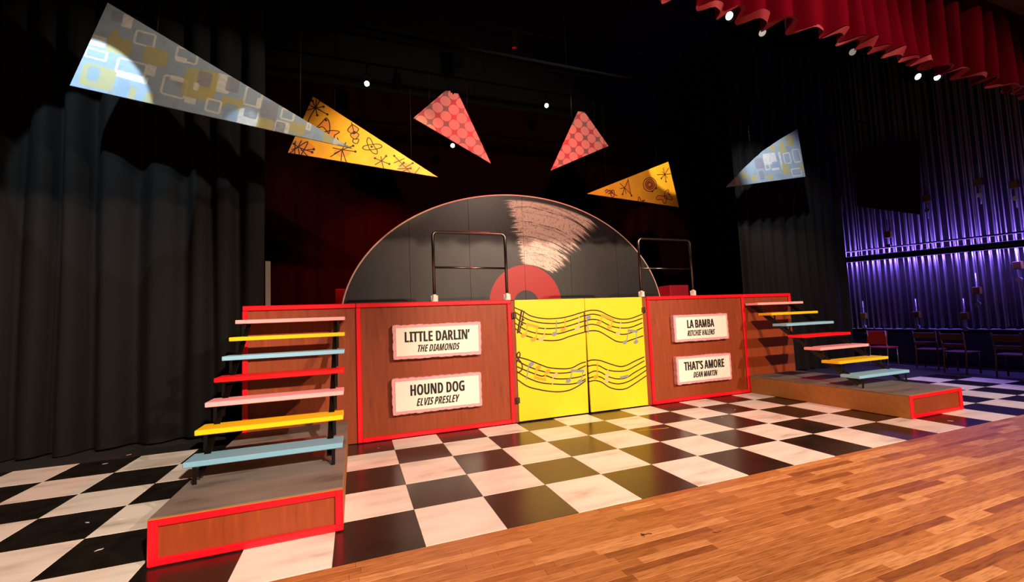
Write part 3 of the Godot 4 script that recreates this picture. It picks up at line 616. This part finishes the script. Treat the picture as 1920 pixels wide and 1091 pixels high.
func facade() -> void:
	var pf := thing("platform", "raised black platform deck behind the brown panels", "platform", Vector3(3.2, 0, -1.3))
	part(pf, "deck", box(Vector3(9.26, 0.08, 2.5), 0.005), M.black, Vector3(0.05, 1.786, 0))
	for x in [-4.5, -1.5, 1.5, 4.5]:
		for z in [-1.1, 1.1]: part(pf, "leg", box(Vector3(0.07, 1.74, 0.07), 0.004), M.steel, Vector3(x, 0.875, z))
	panel("front_panel", "brown front panel behind the left stair with red edge", -1.49, -0.19, ["top", "left"])
	panel("front_panel", "red framed brown panel carrying two song signs left of the doors", -0.19, 2.0, ["top", "bottom", "left", "right"])
	panel("front_panel", "red framed brown panel carrying two song signs right of the doors", 4.46, 6.67, ["top", "bottom", "left", "right"])
	panel("front_panel", "brown front panel behind the right stair with red top edge", 6.67, 7.91, ["top", "half"])
	for x in [[2.03, "left", 0.055], [4.411, "right", 0.092]]:
		var p := thing("door_post", "narrow brown post on the %s side of the yellow doors" % x[1], "post", Vector3(x[0], 0.004, -0.02))
		part(p, "post", box(Vector3(x[2], 1.81, 0.05), 0.003), M.brown, Vector3(0, 0.905, 0))
	# ---- doors
	var ink := Color(0.11, 0.045, 0.02)
	var cols := [Color(0.97, 0.6, 0.13), Color(0.97, 0.7, 0.5), Color(0.5, 0.55, 0.56)]
	var yellow := Color(0.97, 0.8, 0.1)
	var n := FastNoiseLite.new()
	n.seed = 5
	n.frequency = 0.006
	for k in 2:
		var l: float = [2.06, 3.262][k]
		var r: float = [3.255, 4.362][k]
		var cv := Canvas.new(l, 1.83, r, 0.0, 620.0, yellow)
		for y in cv.img.get_height():
			for x in cv.img.get_width():
				var v := n.get_noise_2d(x + 900.0 * k, y)
				if v > 0.12: cv.img.set_pixel(x, y, yellow.lerp(Color(0.95, 0.78, 0.07), minf((v - 0.12) * 1.0, 0.3)))
		for s in ([STAFF_A, STAFF_B][k] as Array): cv.curve(s, 0.018, ink)
		if k == 0:
			cv.curve(BAR_A[0], 0.028, ink)
			for d in DOTS_A: cv.oval(d[0], d[1], 0.016, 0.018, 0.0, ink)
		for q in ([NOTES_A, NOTES_B][k] as Array):
			var c: Color = cols[q[0]]
			for s in q[2]: cv.curve(s, 0.018, c)
			for s in q[3]: cv.curve(s, 0.042, c)
			for h in q[1]: cv.oval(h[0], h[1], 0.048, 0.032, 0.35, c)
		var mp := printed(cv, 0.42)
		var d := thing("swing_door", ["yellow door leaf with repeat sign and treble clef, left leaf", "yellow door leaf with music notes, right leaf"][k], "door", Vector3(l if k == 0 else r, 0.0, 0.02), "pair of yellow music doors")
		var o := d.position
		var outline := PackedVector2Array([Vector2(l - o.x, 0.02), Vector2(l - o.x, 1.82), Vector2(r - o.x, 1.82), Vector2(r - o.x - (0.028 if k == 0 else 0.0), 0.02)])
		if k == 1: outline[0].x += 0.012
		var uv := cv.rect()
		part(d, "leaf", slab(outline, 0.03, [uv[0] - o.x, uv[1], uv[2], uv[3]]), mp)
		for y in ([1.59, 0.33] if k == 0 else [1.6]):
			var hg := part(d, "hinge", box(Vector3(0.075, 0.085, 0.012), 0.003), M.hinge, Vector3(-0.02 if k == 0 else 0.02, y, 0.008))
			part(hg, "hinge_pin", tube(PackedVector3Array([Vector3(0, -0.046, 0), Vector3(0, 0.046, 0)]), 0.007, 8), M.steel, Vector3(-0.012 if k == 0 else 0.012, 0, 0.007))
	# ---- song signs
	sign_board("cream sign reading Little Darlin, The Diamonds", Vector3(0.885, 1.285, 0.0), 1.22, 0.455, [["LITTLE DARLIN’", 0.88, 1.35, 0.14, 0.9], ["THE DIAMONDS", 0.885, 1.188, 0.095, 0.58]], 1)
	sign_board("cream sign reading Hound Dog, Elvis Presley", Vector3(0.865, 0.562, 0.0), 1.225, 0.468, [["HOUND DOG", 0.858, 0.632, 0.145, 0.74], ["ELVIS PRESLEY", 0.86, 0.467, 0.1, 0.57]], 2)
	sign_board("cream sign reading La Bamba, Ritchie Valens", Vector3(5.56, 1.255, 0.0), 1.21, 0.455, [["LA BAMBA", 5.534, 1.325, 0.142, 0.6], ["RITCHIE VALENS", 5.534, 1.165, 0.097, 0.6]], 3)
	sign_board("cream sign reading That's Amore, Dean Martin", Vector3(5.56, 0.535, 0.0), 1.215, 0.462, [["THAT’S AMORE", 5.553, 0.603, 0.145, 0.89], ["DEAN MARTIN", 5.563, 0.444, 0.095, 0.52]], 4)

func sign_board(label: String, at: Vector3, w: float, h: float, lines: Array, seed_: int) -> void:
	var r := RandomNumberGenerator.new()
	r.seed = seed_
	var t := thing("song_sign", label, "sign", at + Vector3(0, 0, -0.002), "pink edged song signs on the brown panels")
	var out := PackedVector2Array()
	var cs := [Vector2(-w / 2, -h / 2), Vector2(w / 2, -h / 2), Vector2(w / 2, h / 2), Vector2(-w / 2, h / 2)]
	for k in 4:
		var a: Vector2 = cs[k]
		var b: Vector2 = cs[(k + 1) % 4]
		var nrm := (b - a).orthogonal().normalized()
		var m := int((b - a).length() / 0.1)
		for s in m:
			var d := r.randf_range(-0.004, 0.006)
			out.append(a.lerp(b, (s + 0.04) / m) + nrm * d)
			out.append(a.lerp(b, (s + 0.5) / m) + nrm * (d + 0.005))
			out.append(a.lerp(b, (s + 0.96) / m) + nrm * d)
			if s < m - 1: out.append(a.lerp(b, (s + 1.0) / m) - nrm * 0.006)
	part(t, "frame", slab(out, 0.078), M.pink, Vector3(0, 0, 0.078), Vector3.ZERO, "pink scalloped foam edge")
	part(t, "face", box(Vector3(w - 0.07, h - 0.075, 0.008), 0.002), M.cream, Vector3(0, 0, 0.08))
	for k in 2:
		var q: Array = lines[k]
		lettering(t, q[0], Vector3(q[1] - at.x, q[2] - at.y, 0.0855), q[4], q[3], 0.0 if k == 0 else 0.22, M.ink)

# ------------------------------------------------------------------ low decks and stairs
func stairs(where: String, x0: float, side: String) -> void:
	var w := 1.195 if side == "left" else 1.185
	var xc := x0 + w * 0.5
	if side == "right": xc -= 0.03
	var dk := thing("low_platform", "low grey-topped platform under the %s stair with red framed front" % side, "platform", Vector3(xc, 0, 1.24))
	part(dk, "top_board", box(Vector3(w, 0.022, 2.43), 0.004), M.deck, Vector3(0, 0.304, 0.005))
	part(dk, "top_board_edge", box(Vector3(w, 0.012, 0.012), 0.002), M.tan, Vector3(0, 0.306, 1.224))
	for s in [-1, 1]: part(dk, "side_board", box(Vector3(0.02, 0.288, 2.43), 0.003), M.tan, Vector3(s * (w * 0.5 - 0.01), 0.148, 0.005))
	part(dk, "front_board", box(Vector3(w - 0.04, 0.284, 0.018), 0.002), M.brown, Vector3(0, 0.148, 1.205))
	var f := 1.222
	part(dk, "trim_strip", box(Vector3(w, 0.05, 0.024), 0.007), M.red, Vector3(0, 0.282, f))
	part(dk, "trim_strip", box(Vector3(w, 0.05, 0.024), 0.007), M.red, Vector3(0, 0.03, f))
	for s in [-1, 1]: part(dk, "trim_strip", box(Vector3(0.056, 0.3, 0.027), 0.007), M.red, Vector3(s * (w * 0.5 - 0.028), 0.155, f + 0.001))
	var st := thing("stair_unit", "open stair of seven coloured treads " + where, "stairs", Vector3(x0 + 0.59, 0.315, 1.0))
	var names := ["pink", "yellow", "blue", "red", "pink", "yellow", "blue"]
	if side == "left": names[6] = "deep blue"
	var tw := 1.18
	var slope := atan2(0.192, 0.2625)
	for s in [-1, 1]:
		var x: float = s * 0.5
		var a := Vector3(x, 1.305, -0.94)
		var b := Vector3(x, 0.045, 0.79)
		part(st, "stringer", box(Vector3(0.012, 0.062, (b - a).length()), 0.003), M.steel, (a + b) * 0.5, Vector3(atan2(-(b - a).y, (b - a).z), 0, 0))
		part(st, "stringer_flange", box(Vector3(0.05, 0.01, (b - a).length()), 0.002), M.steel, (a + b) * 0.5 + Vector3(-s * 0.02, 0.028, 0.02), Vector3(atan2(-(b - a).y, (b - a).z), 0, 0))
	for k in 7:
		var y := 1.652 - 0.192 * k - 0.315
		var z := 0.296 + 0.2625 * k - 1.0
		var td := part(st, "tread", box(Vector3(tw, 0.044, 0.27), 0.005), M.tread[names[k]], Vector3(0, y - 0.022, z - 0.135), Vector3.ZERO, names[k] + " painted wooden tread")
		for s in [-1, 1]:
			var hgt := 0.138 if k < 6 else y - 0.046
			part(td, "bracket", box(Vector3(0.03, hgt, 0.012), 0.002), M.steel, Vector3(s * 0.512, -0.022 - hgt * 0.5, 0.12))
			part(td, "bracket_plate", box(Vector3(0.035, 0.006, 0.24), 0.001), M.steel, Vector3(s * 0.512, -0.0255, 0.0))

# ------------------------------------------------------------------ the record
func record() -> void:
	var c := Vector2(3.16, 1.55)
	var a := 3.6
	var b := 2.64
	var t := thing("record_cutout", "giant half record cut-out with red label standing on the platform", "set piece", Vector3(c.x, 1.828, -2.4))
	var cv := Canvas.new(-0.5, 4.25, 6.82, 1.8, 230.0, Color(0.12, 0.108, 0.1))
	var n := FastNoiseLite.new()
	n.seed = 8
	n.frequency = 1.0
	n.fractal_octaves = 3
	var blot := FastNoiseLite.new()
	blot.seed = 12
	blot.frequency = 0.02
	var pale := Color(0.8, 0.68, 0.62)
	var red := Color(0.6, 0.04, 0.045)
	for py in cv.img.get_height():
		for px in cv.img.get_width():
			var x := cv.x0 + px / cv.ppm - 3.24
			var y := cv.y1 - py / cv.ppm - 1.86
			var r := sqrt(x * x + y * y)
			if r < 0.83:
				cv.img.set_pixel(px, py, red if r > 0.285 else Color(0.13, 0.12, 0.11))
				continue
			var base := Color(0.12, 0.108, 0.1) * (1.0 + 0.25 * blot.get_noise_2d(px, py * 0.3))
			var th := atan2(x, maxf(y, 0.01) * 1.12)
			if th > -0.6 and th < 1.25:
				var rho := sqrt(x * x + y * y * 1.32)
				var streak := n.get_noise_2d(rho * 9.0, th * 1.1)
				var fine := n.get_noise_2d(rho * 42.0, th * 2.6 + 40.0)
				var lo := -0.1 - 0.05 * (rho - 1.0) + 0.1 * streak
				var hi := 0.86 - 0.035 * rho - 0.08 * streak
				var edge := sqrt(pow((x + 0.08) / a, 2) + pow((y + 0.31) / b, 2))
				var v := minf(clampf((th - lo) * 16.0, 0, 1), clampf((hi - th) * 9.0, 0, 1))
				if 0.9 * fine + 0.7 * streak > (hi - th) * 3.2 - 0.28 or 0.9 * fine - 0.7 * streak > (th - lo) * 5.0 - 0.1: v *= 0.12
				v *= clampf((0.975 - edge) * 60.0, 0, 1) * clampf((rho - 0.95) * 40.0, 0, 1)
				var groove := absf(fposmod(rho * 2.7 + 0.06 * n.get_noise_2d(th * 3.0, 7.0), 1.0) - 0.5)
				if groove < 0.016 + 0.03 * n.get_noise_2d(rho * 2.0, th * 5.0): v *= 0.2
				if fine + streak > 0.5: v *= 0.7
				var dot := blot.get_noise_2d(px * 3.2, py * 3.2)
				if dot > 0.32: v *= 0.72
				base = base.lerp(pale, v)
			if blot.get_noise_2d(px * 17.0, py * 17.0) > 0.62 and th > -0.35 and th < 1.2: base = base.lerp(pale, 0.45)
			cv.img.set_pixel(px, py, base)
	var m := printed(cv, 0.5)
	var uv := cv.rect()
	var rim := func(x: float, inset: float) -> float:
		return c.y + (b - inset) * sqrt(maxf(0.0, 1.0 - pow((x - c.x) / (a - inset), 2))) - 1.828
	var seams := [-0.44, 0.82, 2.03, 3.235, 4.35, 5.56, 6.76]
	for k in 6:
		var l: float = maxf(seams[k], c.x - a * 0.9935 + 0.01) + 0.003
		var r: float = minf(seams[k + 1], c.x + a * 0.9935 - 0.01) - 0.003
		var p := PackedVector2Array([Vector2(r - c.x, 0), Vector2(l - c.x, 0)])
		for s in 25:
			var x := lerpf(l, r, s / 24.0)
			var y: float = rim.call(x, 0.0)
			if y > 0.002: p.append(Vector2(x - c.x, y))
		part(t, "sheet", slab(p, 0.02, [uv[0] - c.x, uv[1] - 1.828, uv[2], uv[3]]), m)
	var pts := PackedVector3Array()
	for s in 97:
		var an := lerpf(PI - 0.106, 0.106, s / 96.0)
		pts.append(Vector3((a + 0.012) * cos(an), c.y + (b + 0.012) * sin(an) - 1.828, -0.016))
	part(t, "rim_pipe", tube(pts, 0.02, 8), mat(Color(0.85, 0.68, 0.62), 0.5), Vector3.ZERO, Vector3.ZERO, "pale edge band round the record")
	for x in [-2.2, 0.0, 2.2]: part(t, "rear_brace", box(Vector3(0.06, 1.4, 0.04), 0.003), M.chair_wood, Vector3(x, 0.7, -0.06))

# ------------------------------------------------------------------ platform railings
func railings() -> void:
	for k in 2:
		var xl: float = [0.878, 4.455][k]
		var w: float = [1.11, 1.13][k]
		var t := thing("guard_rail", ["black pipe guard rail on the platform left of the yellow doors", "black pipe guard rail on the platform right of the yellow doors"][k], "railing", Vector3(xl, 1.828, -0.1), "pipe guard rails on the platform edge")
		var top := 1.02
		var p := PackedVector3Array([Vector3(0, 0.05, 0)])
		for s in 7:
			var an := PI - s * PI / 12.0
			p.append(Vector3(0.07 + 0.07 * cos(an), top - 0.07 + 0.07 * sin(an), 0))
		for s in 7:
			var an := PI / 2 - s * PI / 12.0
			p.append(Vector3(w - 0.07 + 0.07 * cos(an), top - 0.07 + 0.07 * sin(an), 0))
		p.append(Vector3(w, 0.05, 0))
		part(t, "hoop", tube(p, 0.022, 12), M.chrome)
		part(t, "mid_rail", tube(PackedVector3Array([Vector3(0.015, 0.5, 0), Vector3(w - 0.015, 0.49, 0)]), 0.015, 10), M.chrome)
		for x in [0.0, w]:
			var s := part(t, "socket", lathe([Vector2(0, 0), Vector2(0.05, 0), Vector2(0.05, 0.012), Vector2(0.036, 0.05), Vector2(0.026, 0.105), Vector2(0.02, 0.107), Vector2(0, 0.107)], 8), M.socket, Vector3(x, 0, 0), Vector3.ZERO, "pale flared socket")
			for q in 4:
				var an := TAU * q / 4.0 + 0.4
				part(s, "rib", box(Vector3(0.006, 0.09, 0.03), 0.001), M.socket, Vector3(cos(an) * 0.036, 0.047, sin(an) * 0.036), Vector3(0, -an + PI / 2, 0))

# ------------------------------------------------------------------ hanging pennants
func pennant(label: String, pts: Array, z: float, m: Material, uv: Array, wires: Array, bulge := 0.0) -> Node3D:
	var low := 99.0
	var cx := 0.0
	for p in pts:
		low = minf(low, p.y)
		cx += p.x / pts.size()
	var t := thing("pennant", label, "pennant", Vector3(cx, low, z), "patterned triangles hung over the set")
	var q := PackedVector2Array()
	for p in pts: q.append(p - Vector2(cx, low))
	part(t, "panel", slab(q, 0.02, [uv[0] - cx, uv[1] - low, uv[2], uv[3]]), m)
	for w in wires:
		part(t, "hanging_wire", tube(PackedVector3Array([Vector3(w.x - cx, w.y - low, -0.01), Vector3(w.x - cx + 0.02, (6.072 if z > -1.0 else 7.172) - low, -0.01)]), 0.004, 5), M.wire)
	return t

func pennants() -> void:
	var n := FastNoiseLite.new()
	n.seed = 3
	n.frequency = 0.05
	var cols := [Color(0.86, 0.85, 0.8), Color(0.72, 0.67, 0.42), Color(0.54, 0.63, 0.71), Color(0.54, 0.55, 0.58)]
	var sky := Color(0.6, 0.67, 0.72)
	var shapes := [[Vector2(-3.122, 5.806), Vector2(-3.472, 4.648), Vector2(-0.204, 4.185)], [Vector2(9.423, 5.634), Vector2(9.548, 4.527), Vector2(7.118, 4.106), Vector2(7.671, 4.56), Vector2(8.265, 5.0), Vector2(8.877, 5.352)]]
	for k in 2:
		var lo: Vector2 = shapes[k][0]
		var hi := lo
		for p in shapes[k]:
			lo = lo.min(p)
			hi = hi.max(p)
		var cv := Canvas.new(lo.x, hi.y, hi.x, lo.y, 220.0, sky)
		for y in cv.img.get_height():
			for x in cv.img.get_width():
				var v := n.get_noise_2d(x * 0.3, y * 0.3)
				cv.img.set_pixel(x, y, sky.lerp(cols[2 if v > 0 else 3], absf(v) * 0.9))
		for q in ([PATCH_A, PATCH_B][k] as Array):
			cv.patch(q[0], q[1], q[2], q[3], q[4], q[5] == 1, cols[q[6]], n)
		pennant(["large pale blue pennant with sponged squares, far left", "small pale blue pennant with sponged squares, far right"][k], shapes[k], -0.6, printed(cv, 0.7), cv.rect(), [[Vector2(-2.6, 5.53), Vector2(-0.9, 4.58)], [Vector2(7.9, 4.73), Vector2(9.1, 5.46)]][k])
	var amber := Color(0.96, 0.68, 0.17)
	var ink := Color(0.13, 0.05, 0.04)
	var salmon := Color(0.93, 0.52, 0.24)
	var ys := [[Vector2(-0.871, 5.829), Vector2(-1.294, 4.715), Vector2(1.421, 4.475)], [Vector2(7.258, 5.334), Vector2(7.496, 4.186), Vector2(4.871, 4.358)]]
	for k in 2:
		var lo: Vector2 = ys[k][0]
		var hi := lo
		for p in ys[k]:
			lo = lo.min(p)
			hi = hi.max(p)
		var cv := Canvas.new(lo.x, hi.y, hi.x, lo.y, 330.0, amber)
		for y in cv.img.get_height():
			for x in cv.img.get_width():
				var v := n.get_noise_2d(x * 0.12, y * 0.12 + 300.0)
				cv.img.set_pixel(x, y, amber.lerp(Color(0.9, 0.6, 0.14), clampf(v + 0.25, 0, 0.6)))
		for q in ([FILL_A, FILL_B][k] as Array): cv.area(q, salmon, 0.8)
		for q in ([INK_A, INK_B][k] as Array): cv.curve(q, 0.016, ink)
		var d: Array = [DOT_A, DOT_B][k]
		for s in range(0, d.size(), 2): cv.oval(d[s], d[s + 1], 0.022, 0.022, 0.0, ink)
		pennant(["yellow pennant with inked atomic doodles behind the large blue one", "yellow pennant with inked doodles and a ringed target, right"][k], ys[k], -2.4, printed(cv, 0.6), cv.rect(), [[Vector2(-0.5, 5.6), Vector2(0.9, 4.78)], [Vector2(5.4, 4.57), Vector2(6.9, 5.18)]][k])
	# pink: overlapping lattice of discs
	var size := 256
	var img := Image.create(size, size, false, Image.FORMAT_RGB8)
	for y in size:
		for x in size:
			var p := Vector2(x, y) / size
			var d := 9.0
			for c in [Vector2(0, 0), Vector2(1, 0), Vector2(0, 1), Vector2(1, 1), Vector2(0.5, 0.5)]: d = minf(d, p.distance_to(c))
			var row := absf(p.y - 0.5) < 0.25
			var gap := Color(0.53, 0.34, 0.33) if row else Color(0.7, 0.25, 0.29)
			img.set_pixel(x, y, gap.lerp(Color(0.86, 0.49, 0.47), clampf((0.342 - d) * 60.0, 0, 1)))
	img.generate_mipmaps()
	var pm := mat(Color.WHITE, 0.65)
	pm.albedo_texture = ImageTexture.create_from_image(img)
	pennant("pink dotted pennant with torn top, left of centre", [Vector2(1.642, 6.349), Vector2(1.744, 6.365), Vector2(1.755, 6.325), Vector2(1.787, 6.325), Vector2(1.8, 6.285), Vector2(1.833, 6.325), Vector2(1.913, 6.333), Vector2(2.582, 4.88), Vector2(0.972, 5.679)], -2.45, pm, [1.638, 6.127, 0.338, 0.325], [Vector2(1.3, 6.0), Vector2(2.1, 5.92)])
	pennant("pink dotted pennant, right of centre", [Vector2(4.948, 6.339), Vector2(4.777, 6.329), Vector2(3.999, 4.85), Vector2(5.554, 5.581)], -2.45, pm, [4.93, 6.2, 0.338, 0.325], [Vector2(4.6, 5.98), Vector2(5.2, 5.97)])

# ------------------------------------------------------------------ counterweight rigging on the right wall
func rigging() -> void:
	var t := thing("counterweight_rigging", "wall of steel guide rails and ropes lit purple at the right", "rigging", Vector3(13.05, 0, 0))
	var z := -2.3
	var k := 0
	while z < 2.7:
		if k % 7 != 5: part(t, "guide_rail", box(Vector3(0.045, 7.6, 0.026), 0.005), M.rail, Vector3(-0.02 * (k % 3), 4.65, z))
		part(t, "rope", tube(PackedVector3Array([Vector3(-0.1, 0.95, z + 0.065), Vector3(-0.1, 8.4, z + 0.065)]), 0.011, 6), M.rope)
		if k % 3 == 1: part(t, "rope", tube(PackedVector3Array([Vector3(-0.04, 0.95, z + 0.1), Vector3(-0.04, 8.4, z + 0.1)]), 0.008, 6), M.rope)
		z += 0.133
		k += 1
	part(t, "lock_rail", box(Vector3(0.12, 0.09, 5.1), 0.008), M.steel, Vector3(-0.12, 0.84, 0.2))
	for s in 22: part(t, "line_tag", box(Vector3(0.07, 0.012, 0.13), 0.002), M.tag, Vector3(-0.14, 0.892, -2.2 + s * 0.222))
	part(t, "wall_pipe", tube(PackedVector3Array([Vector3(-0.22, 2.84, -2.35), Vector3(-0.22, 2.62, 2.75)]), 0.04, 10), M.steel)
	part(t, "wall_pipe", tube(PackedVector3Array([Vector3(-0.22, 3.06, -2.35), Vector3(-0.22, 2.86, 2.75)]), 0.022, 8), M.steel)
	var arbors := [[3.26, -0.89, "arbor with yellow weights left above the wall pipe"], [3.98, -0.03, "arbor with yellow weights above the left chairs, high up"], [4.08, 0.91, "pair-height arbor with yellow weights near the valance end"], [3.86, 1.44, "arbor with yellow weights highest at the picture edge"], [1.67, 0.68, "arbor with yellow weights below the wall pipe"], [2.15, 1.35, "arbor with yellow weights at the picture edge below the pipe"], [4.63, -1.92, "arbor with yellow weights beside the right curtain"], [1.16, -1.64, "low arbor above the red chair"], [1.16, -0.46, "low arbor above the wooden chairs"], [1.11, 0.43, "low arbor near the middle wooden chair"]]
	for a in arbors:
		var o := part(t, "counterweight_arbor", box(Vector3(0.1, 0.16, 0.13), 0.006), M.weight, Vector3(-0.15, a[0] + 0.08, a[1]), Vector3.ZERO, a[2])
		part(o, "rod", tube(PackedVector3Array([Vector3(0, -0.5, 0), Vector3(0, 0.4, 0)]), 0.012, 6), M.rail)
		part(o, "pulley", lathe([Vector2(0, -0.02), Vector2(0.05, -0.02), Vector2(0.04, 0), Vector2(0.05, 0.02), Vector2(0, 0.02)], 14), M.rail, Vector3(-0.03, -0.3, 0), Vector3(0, 0, PI / 2))
	# purple light bars hugging the wall pipe, one row shining down and one up
	for s in 5:
		for up in [false, true]:
			var bz := -1.82 + s * 1.0
			var b := part(t, "light_bar", box(Vector3(0.034, 0.034, 0.98), 0.005), M.lamp_body, Vector3(-0.22, 2.739 - 0.0431 * bz + (0.058 if up else -0.058), bz), Vector3(0.0431, 0, 0), "slim purple light bar on the wall pipe")
			part(b, "lens", box(Vector3(0.022, 0.004, 0.94), 0.001), glow(Color(0.52, 0.39, 1.0), 1.5), Vector3(0.002, 0.018 if up else -0.018, 0))
			var l := AreaLight3D.new()
			l.name = "beam"
			b.add_child(l)
			l.basis = Basis.looking_at(Vector3(0.32, 1.0 if up else -1.0, 0), Vector3.RIGHT)
			l.position = Vector3(0.008, 0.032 if up else -0.032, 0)
			l.area_size = Vector2(0.94, 0.02)
			l.light_color = Color(0.52, 0.39, 1.0)
			l.light_energy = 2.4 if up else 4.4
			l.area_range = 30.0
			l.area_attenuation = 2.0
			l.shadow_enabled = true
	var mk := thing("masking_flat", "black masking flat hung high before the rigging", "flat", Vector3(12.6, 4.0, -0.65))
	part(mk, "panel", slab(PackedVector2Array([Vector2(-0.72, 0.2), Vector2(0.62, -0.36), Vector2(0.72, 1.5), Vector2(-0.72, 1.7)]), 0.04), M.black, Vector3.ZERO, Vector3(0, -PI / 2, 0))
	part(mk, "hanging_wire", tube(PackedVector3Array([Vector3(0, 1.55, 0), Vector3(0, 6.96, 0)]), 0.006, 5), M.wire)

# ------------------------------------------------------------------ chairs and small things
func chair(label: String, at: Vector3, turn: float, wood: bool) -> void:
	var t := thing("wooden_chair" if wood else "stacking_chair", label, "chair", at)
	t.rotation.y = turn
	var f: Material = M.chair_wood if wood else M.rail
	var c: Material = M.chair_wood if wood else M.chair_red
	part(t, "seat", box(Vector3(0.43, 0.035, 0.42), 0.01), c, Vector3(0, 0.45, 0.02))
	for s in [-1, 1]:
		part(t, "leg", tube(PackedVector3Array([Vector3(s * 0.19, 0, 0.2), Vector3(s * 0.19, 0.44, 0.19)]), 0.016 if wood else 0.011, 8), f)
		part(t, "leg", tube(PackedVector3Array([Vector3(s * 0.19, 0, -0.22), Vector3(s * 0.19, 0.46, -0.18), Vector3(s * 0.2, 0.88, -0.24)]), 0.016 if wood else 0.011, 8), f)
	if wood:
		for y in [0.6, 0.78]: part(t, "back_slat", box(Vector3(0.4, 0.07 if y < 0.7 else 0.13, 0.02), 0.005), c, Vector3(0, y, -0.2 - (y - 0.46) * 0.1), Vector3(0.14, 0, 0))
	else: part(t, "backrest", box(Vector3(0.44, 0.34, 0.03), 0.012), c, Vector3(0, 0.7, -0.215), Vector3(0.14, 0, 0))

func clutter() -> void:
	chair("red padded chair with thin legs before the purple rigging", Vector3(12.35, 0, -0.95), PI / 2, false)
	chair("dark wooden chair nearest the red chair before the rigging", Vector3(12.3, 0, 0.02), PI / 2 + 0.1, true)
	chair("dark wooden chair in the middle of the rigging wall", Vector3(11.95, 0, 0.7), PI / 2 - 0.1, true)
	chair("dark wooden chair farthest right at the picture edge", Vector3(11.8, 0, 1.55), PI / 2, true)
	var b := thing("flat_brace", "pale upright timber at the edge of the left curtain", "timber", Vector3(-1.47, 0.0, -1.52))
	part(b, "post", box(Vector3(0.07, 2.6, 0.03), 0.003), mat(Color(0.45, 0.4, 0.37), 0.7), Vector3(0, 1.3, 0))
	var rb := mat(Color(0.75, 0.12, 0.2), 0.6)
	var c := thing("storage_cabinet", "reddish cabinet peeking out left of the record", "cabinet", Vector3(0.1, 0, -4.2))
	part(c, "body", box(Vector3(1.4, 2.35, 0.5), 0.01), rb, Vector3(0, 1.175, 0))
	part(c, "top_box", box(Vector3(0.8, 0.28, 0.4), 0.01), rb, Vector3(0.25, 2.49, 0))
	var d := thing("storage_cabinet", "dark red cabinet seen through the right guard rail", "cabinet", Vector3(8.72, 0, -4.2))
	part(d, "body", box(Vector3(0.68, 2.34, 0.5), 0.01), rb, Vector3(0, 1.17, 0))
	part(d, "door", box(Vector3(0.6, 2.2, 0.02), 0.004), rb, Vector3(0, 1.17, 0.258))
	var tape := thing("tape_strip", "gold tape strip lying on the checker floor before the doors", "tape", Vector3(3.48, 0.0012, 1.245))
	part(tape, "strip", box(Vector3(0.46, 0.0012, 0.014), 0.0004), mat(Color(0.85, 0.62, 0.16), 0.5), Vector3.ZERO, Vector3(0, -0.14, 0))
	var lint := thing("thread_tangle", "small dark red thread tangle on the wood apron", "thread", Vector3(1.66, 0.004, 3.456))
	part(lint, "thread", tube(PackedVector3Array([Vector3(-0.02, 0, -0.02), Vector3(0, 0.004, 0.006), Vector3(0.03, 0.002, 0), Vector3(0.05, 0.001, 0.012)]), 0.003, 5), mat(Color(0.3, 0.04, 0.05), 0.7))
	part(lint, "thread", tube(PackedVector3Array([Vector3(-0.03, 0, 0.0), Vector3(-0.01, 0.003, 0.006), Vector3(-0.02, 0.001, 0.02)]), 0.003, 5), mat(Color(0.06, 0.14, 0.08), 0.7))
	var wr := thing("wire_scrap", "bent red wire scrap on the wood apron", "wire", Vector3(2.13, 0.003, 3.632))
	part(wr, "wire", tube(PackedVector3Array([Vector3(-0.03, 0, -0.01), Vector3(-0.01, 0.001, 0.008), Vector3(0.03, 0.001, 0.004)]), 0.0025, 5), mat(Color(0.4, 0.08, 0.04), 0.6))
	# scraps of white tape and grit on the dark squares
	var chip := mat(Color(0.85, 0.83, 0.8), 0.7)
	for q in [[-3.05, -0.62, 0.05], [-2.95, -0.95, 0.06], [-2.75, -0.5, 0.05], [-2.62, 0.72, 0.04], [-2.05, 1.42, 0.05], [-1.9, 1.62, 0.04], [-1.95, 2.0, 0.05], [-2.3, 1.38, 0.04], [0.05, 0.33, 0.025], [6.95, 2.72, 0.06], [5.3, 1.5, 0.04], [4.72, 1.2, 0.03], [5.28, 0.92, 0.04]]:
		var s := thing("paper_scrap", "tiny white paper scrap on a dark square of the left floor" if q[0] < -1.0 else "tiny white paper scrap on a dark square before the right panels", "paper scrap", Vector3(q[0], 0.0015, q[1]), "white paper scraps on the floor")
		part(s, "scrap", slab(PackedVector2Array([Vector2(-0.5, -0.12), Vector2(0.3, -0.2), Vector2(0.5, 0.1), Vector2(-0.2, 0.16)]), 0.03), chip, Vector3.ZERO, Vector3(-PI / 2, q[0] * 3.0, 0))
		s.scale = Vector3.ONE * q[2]
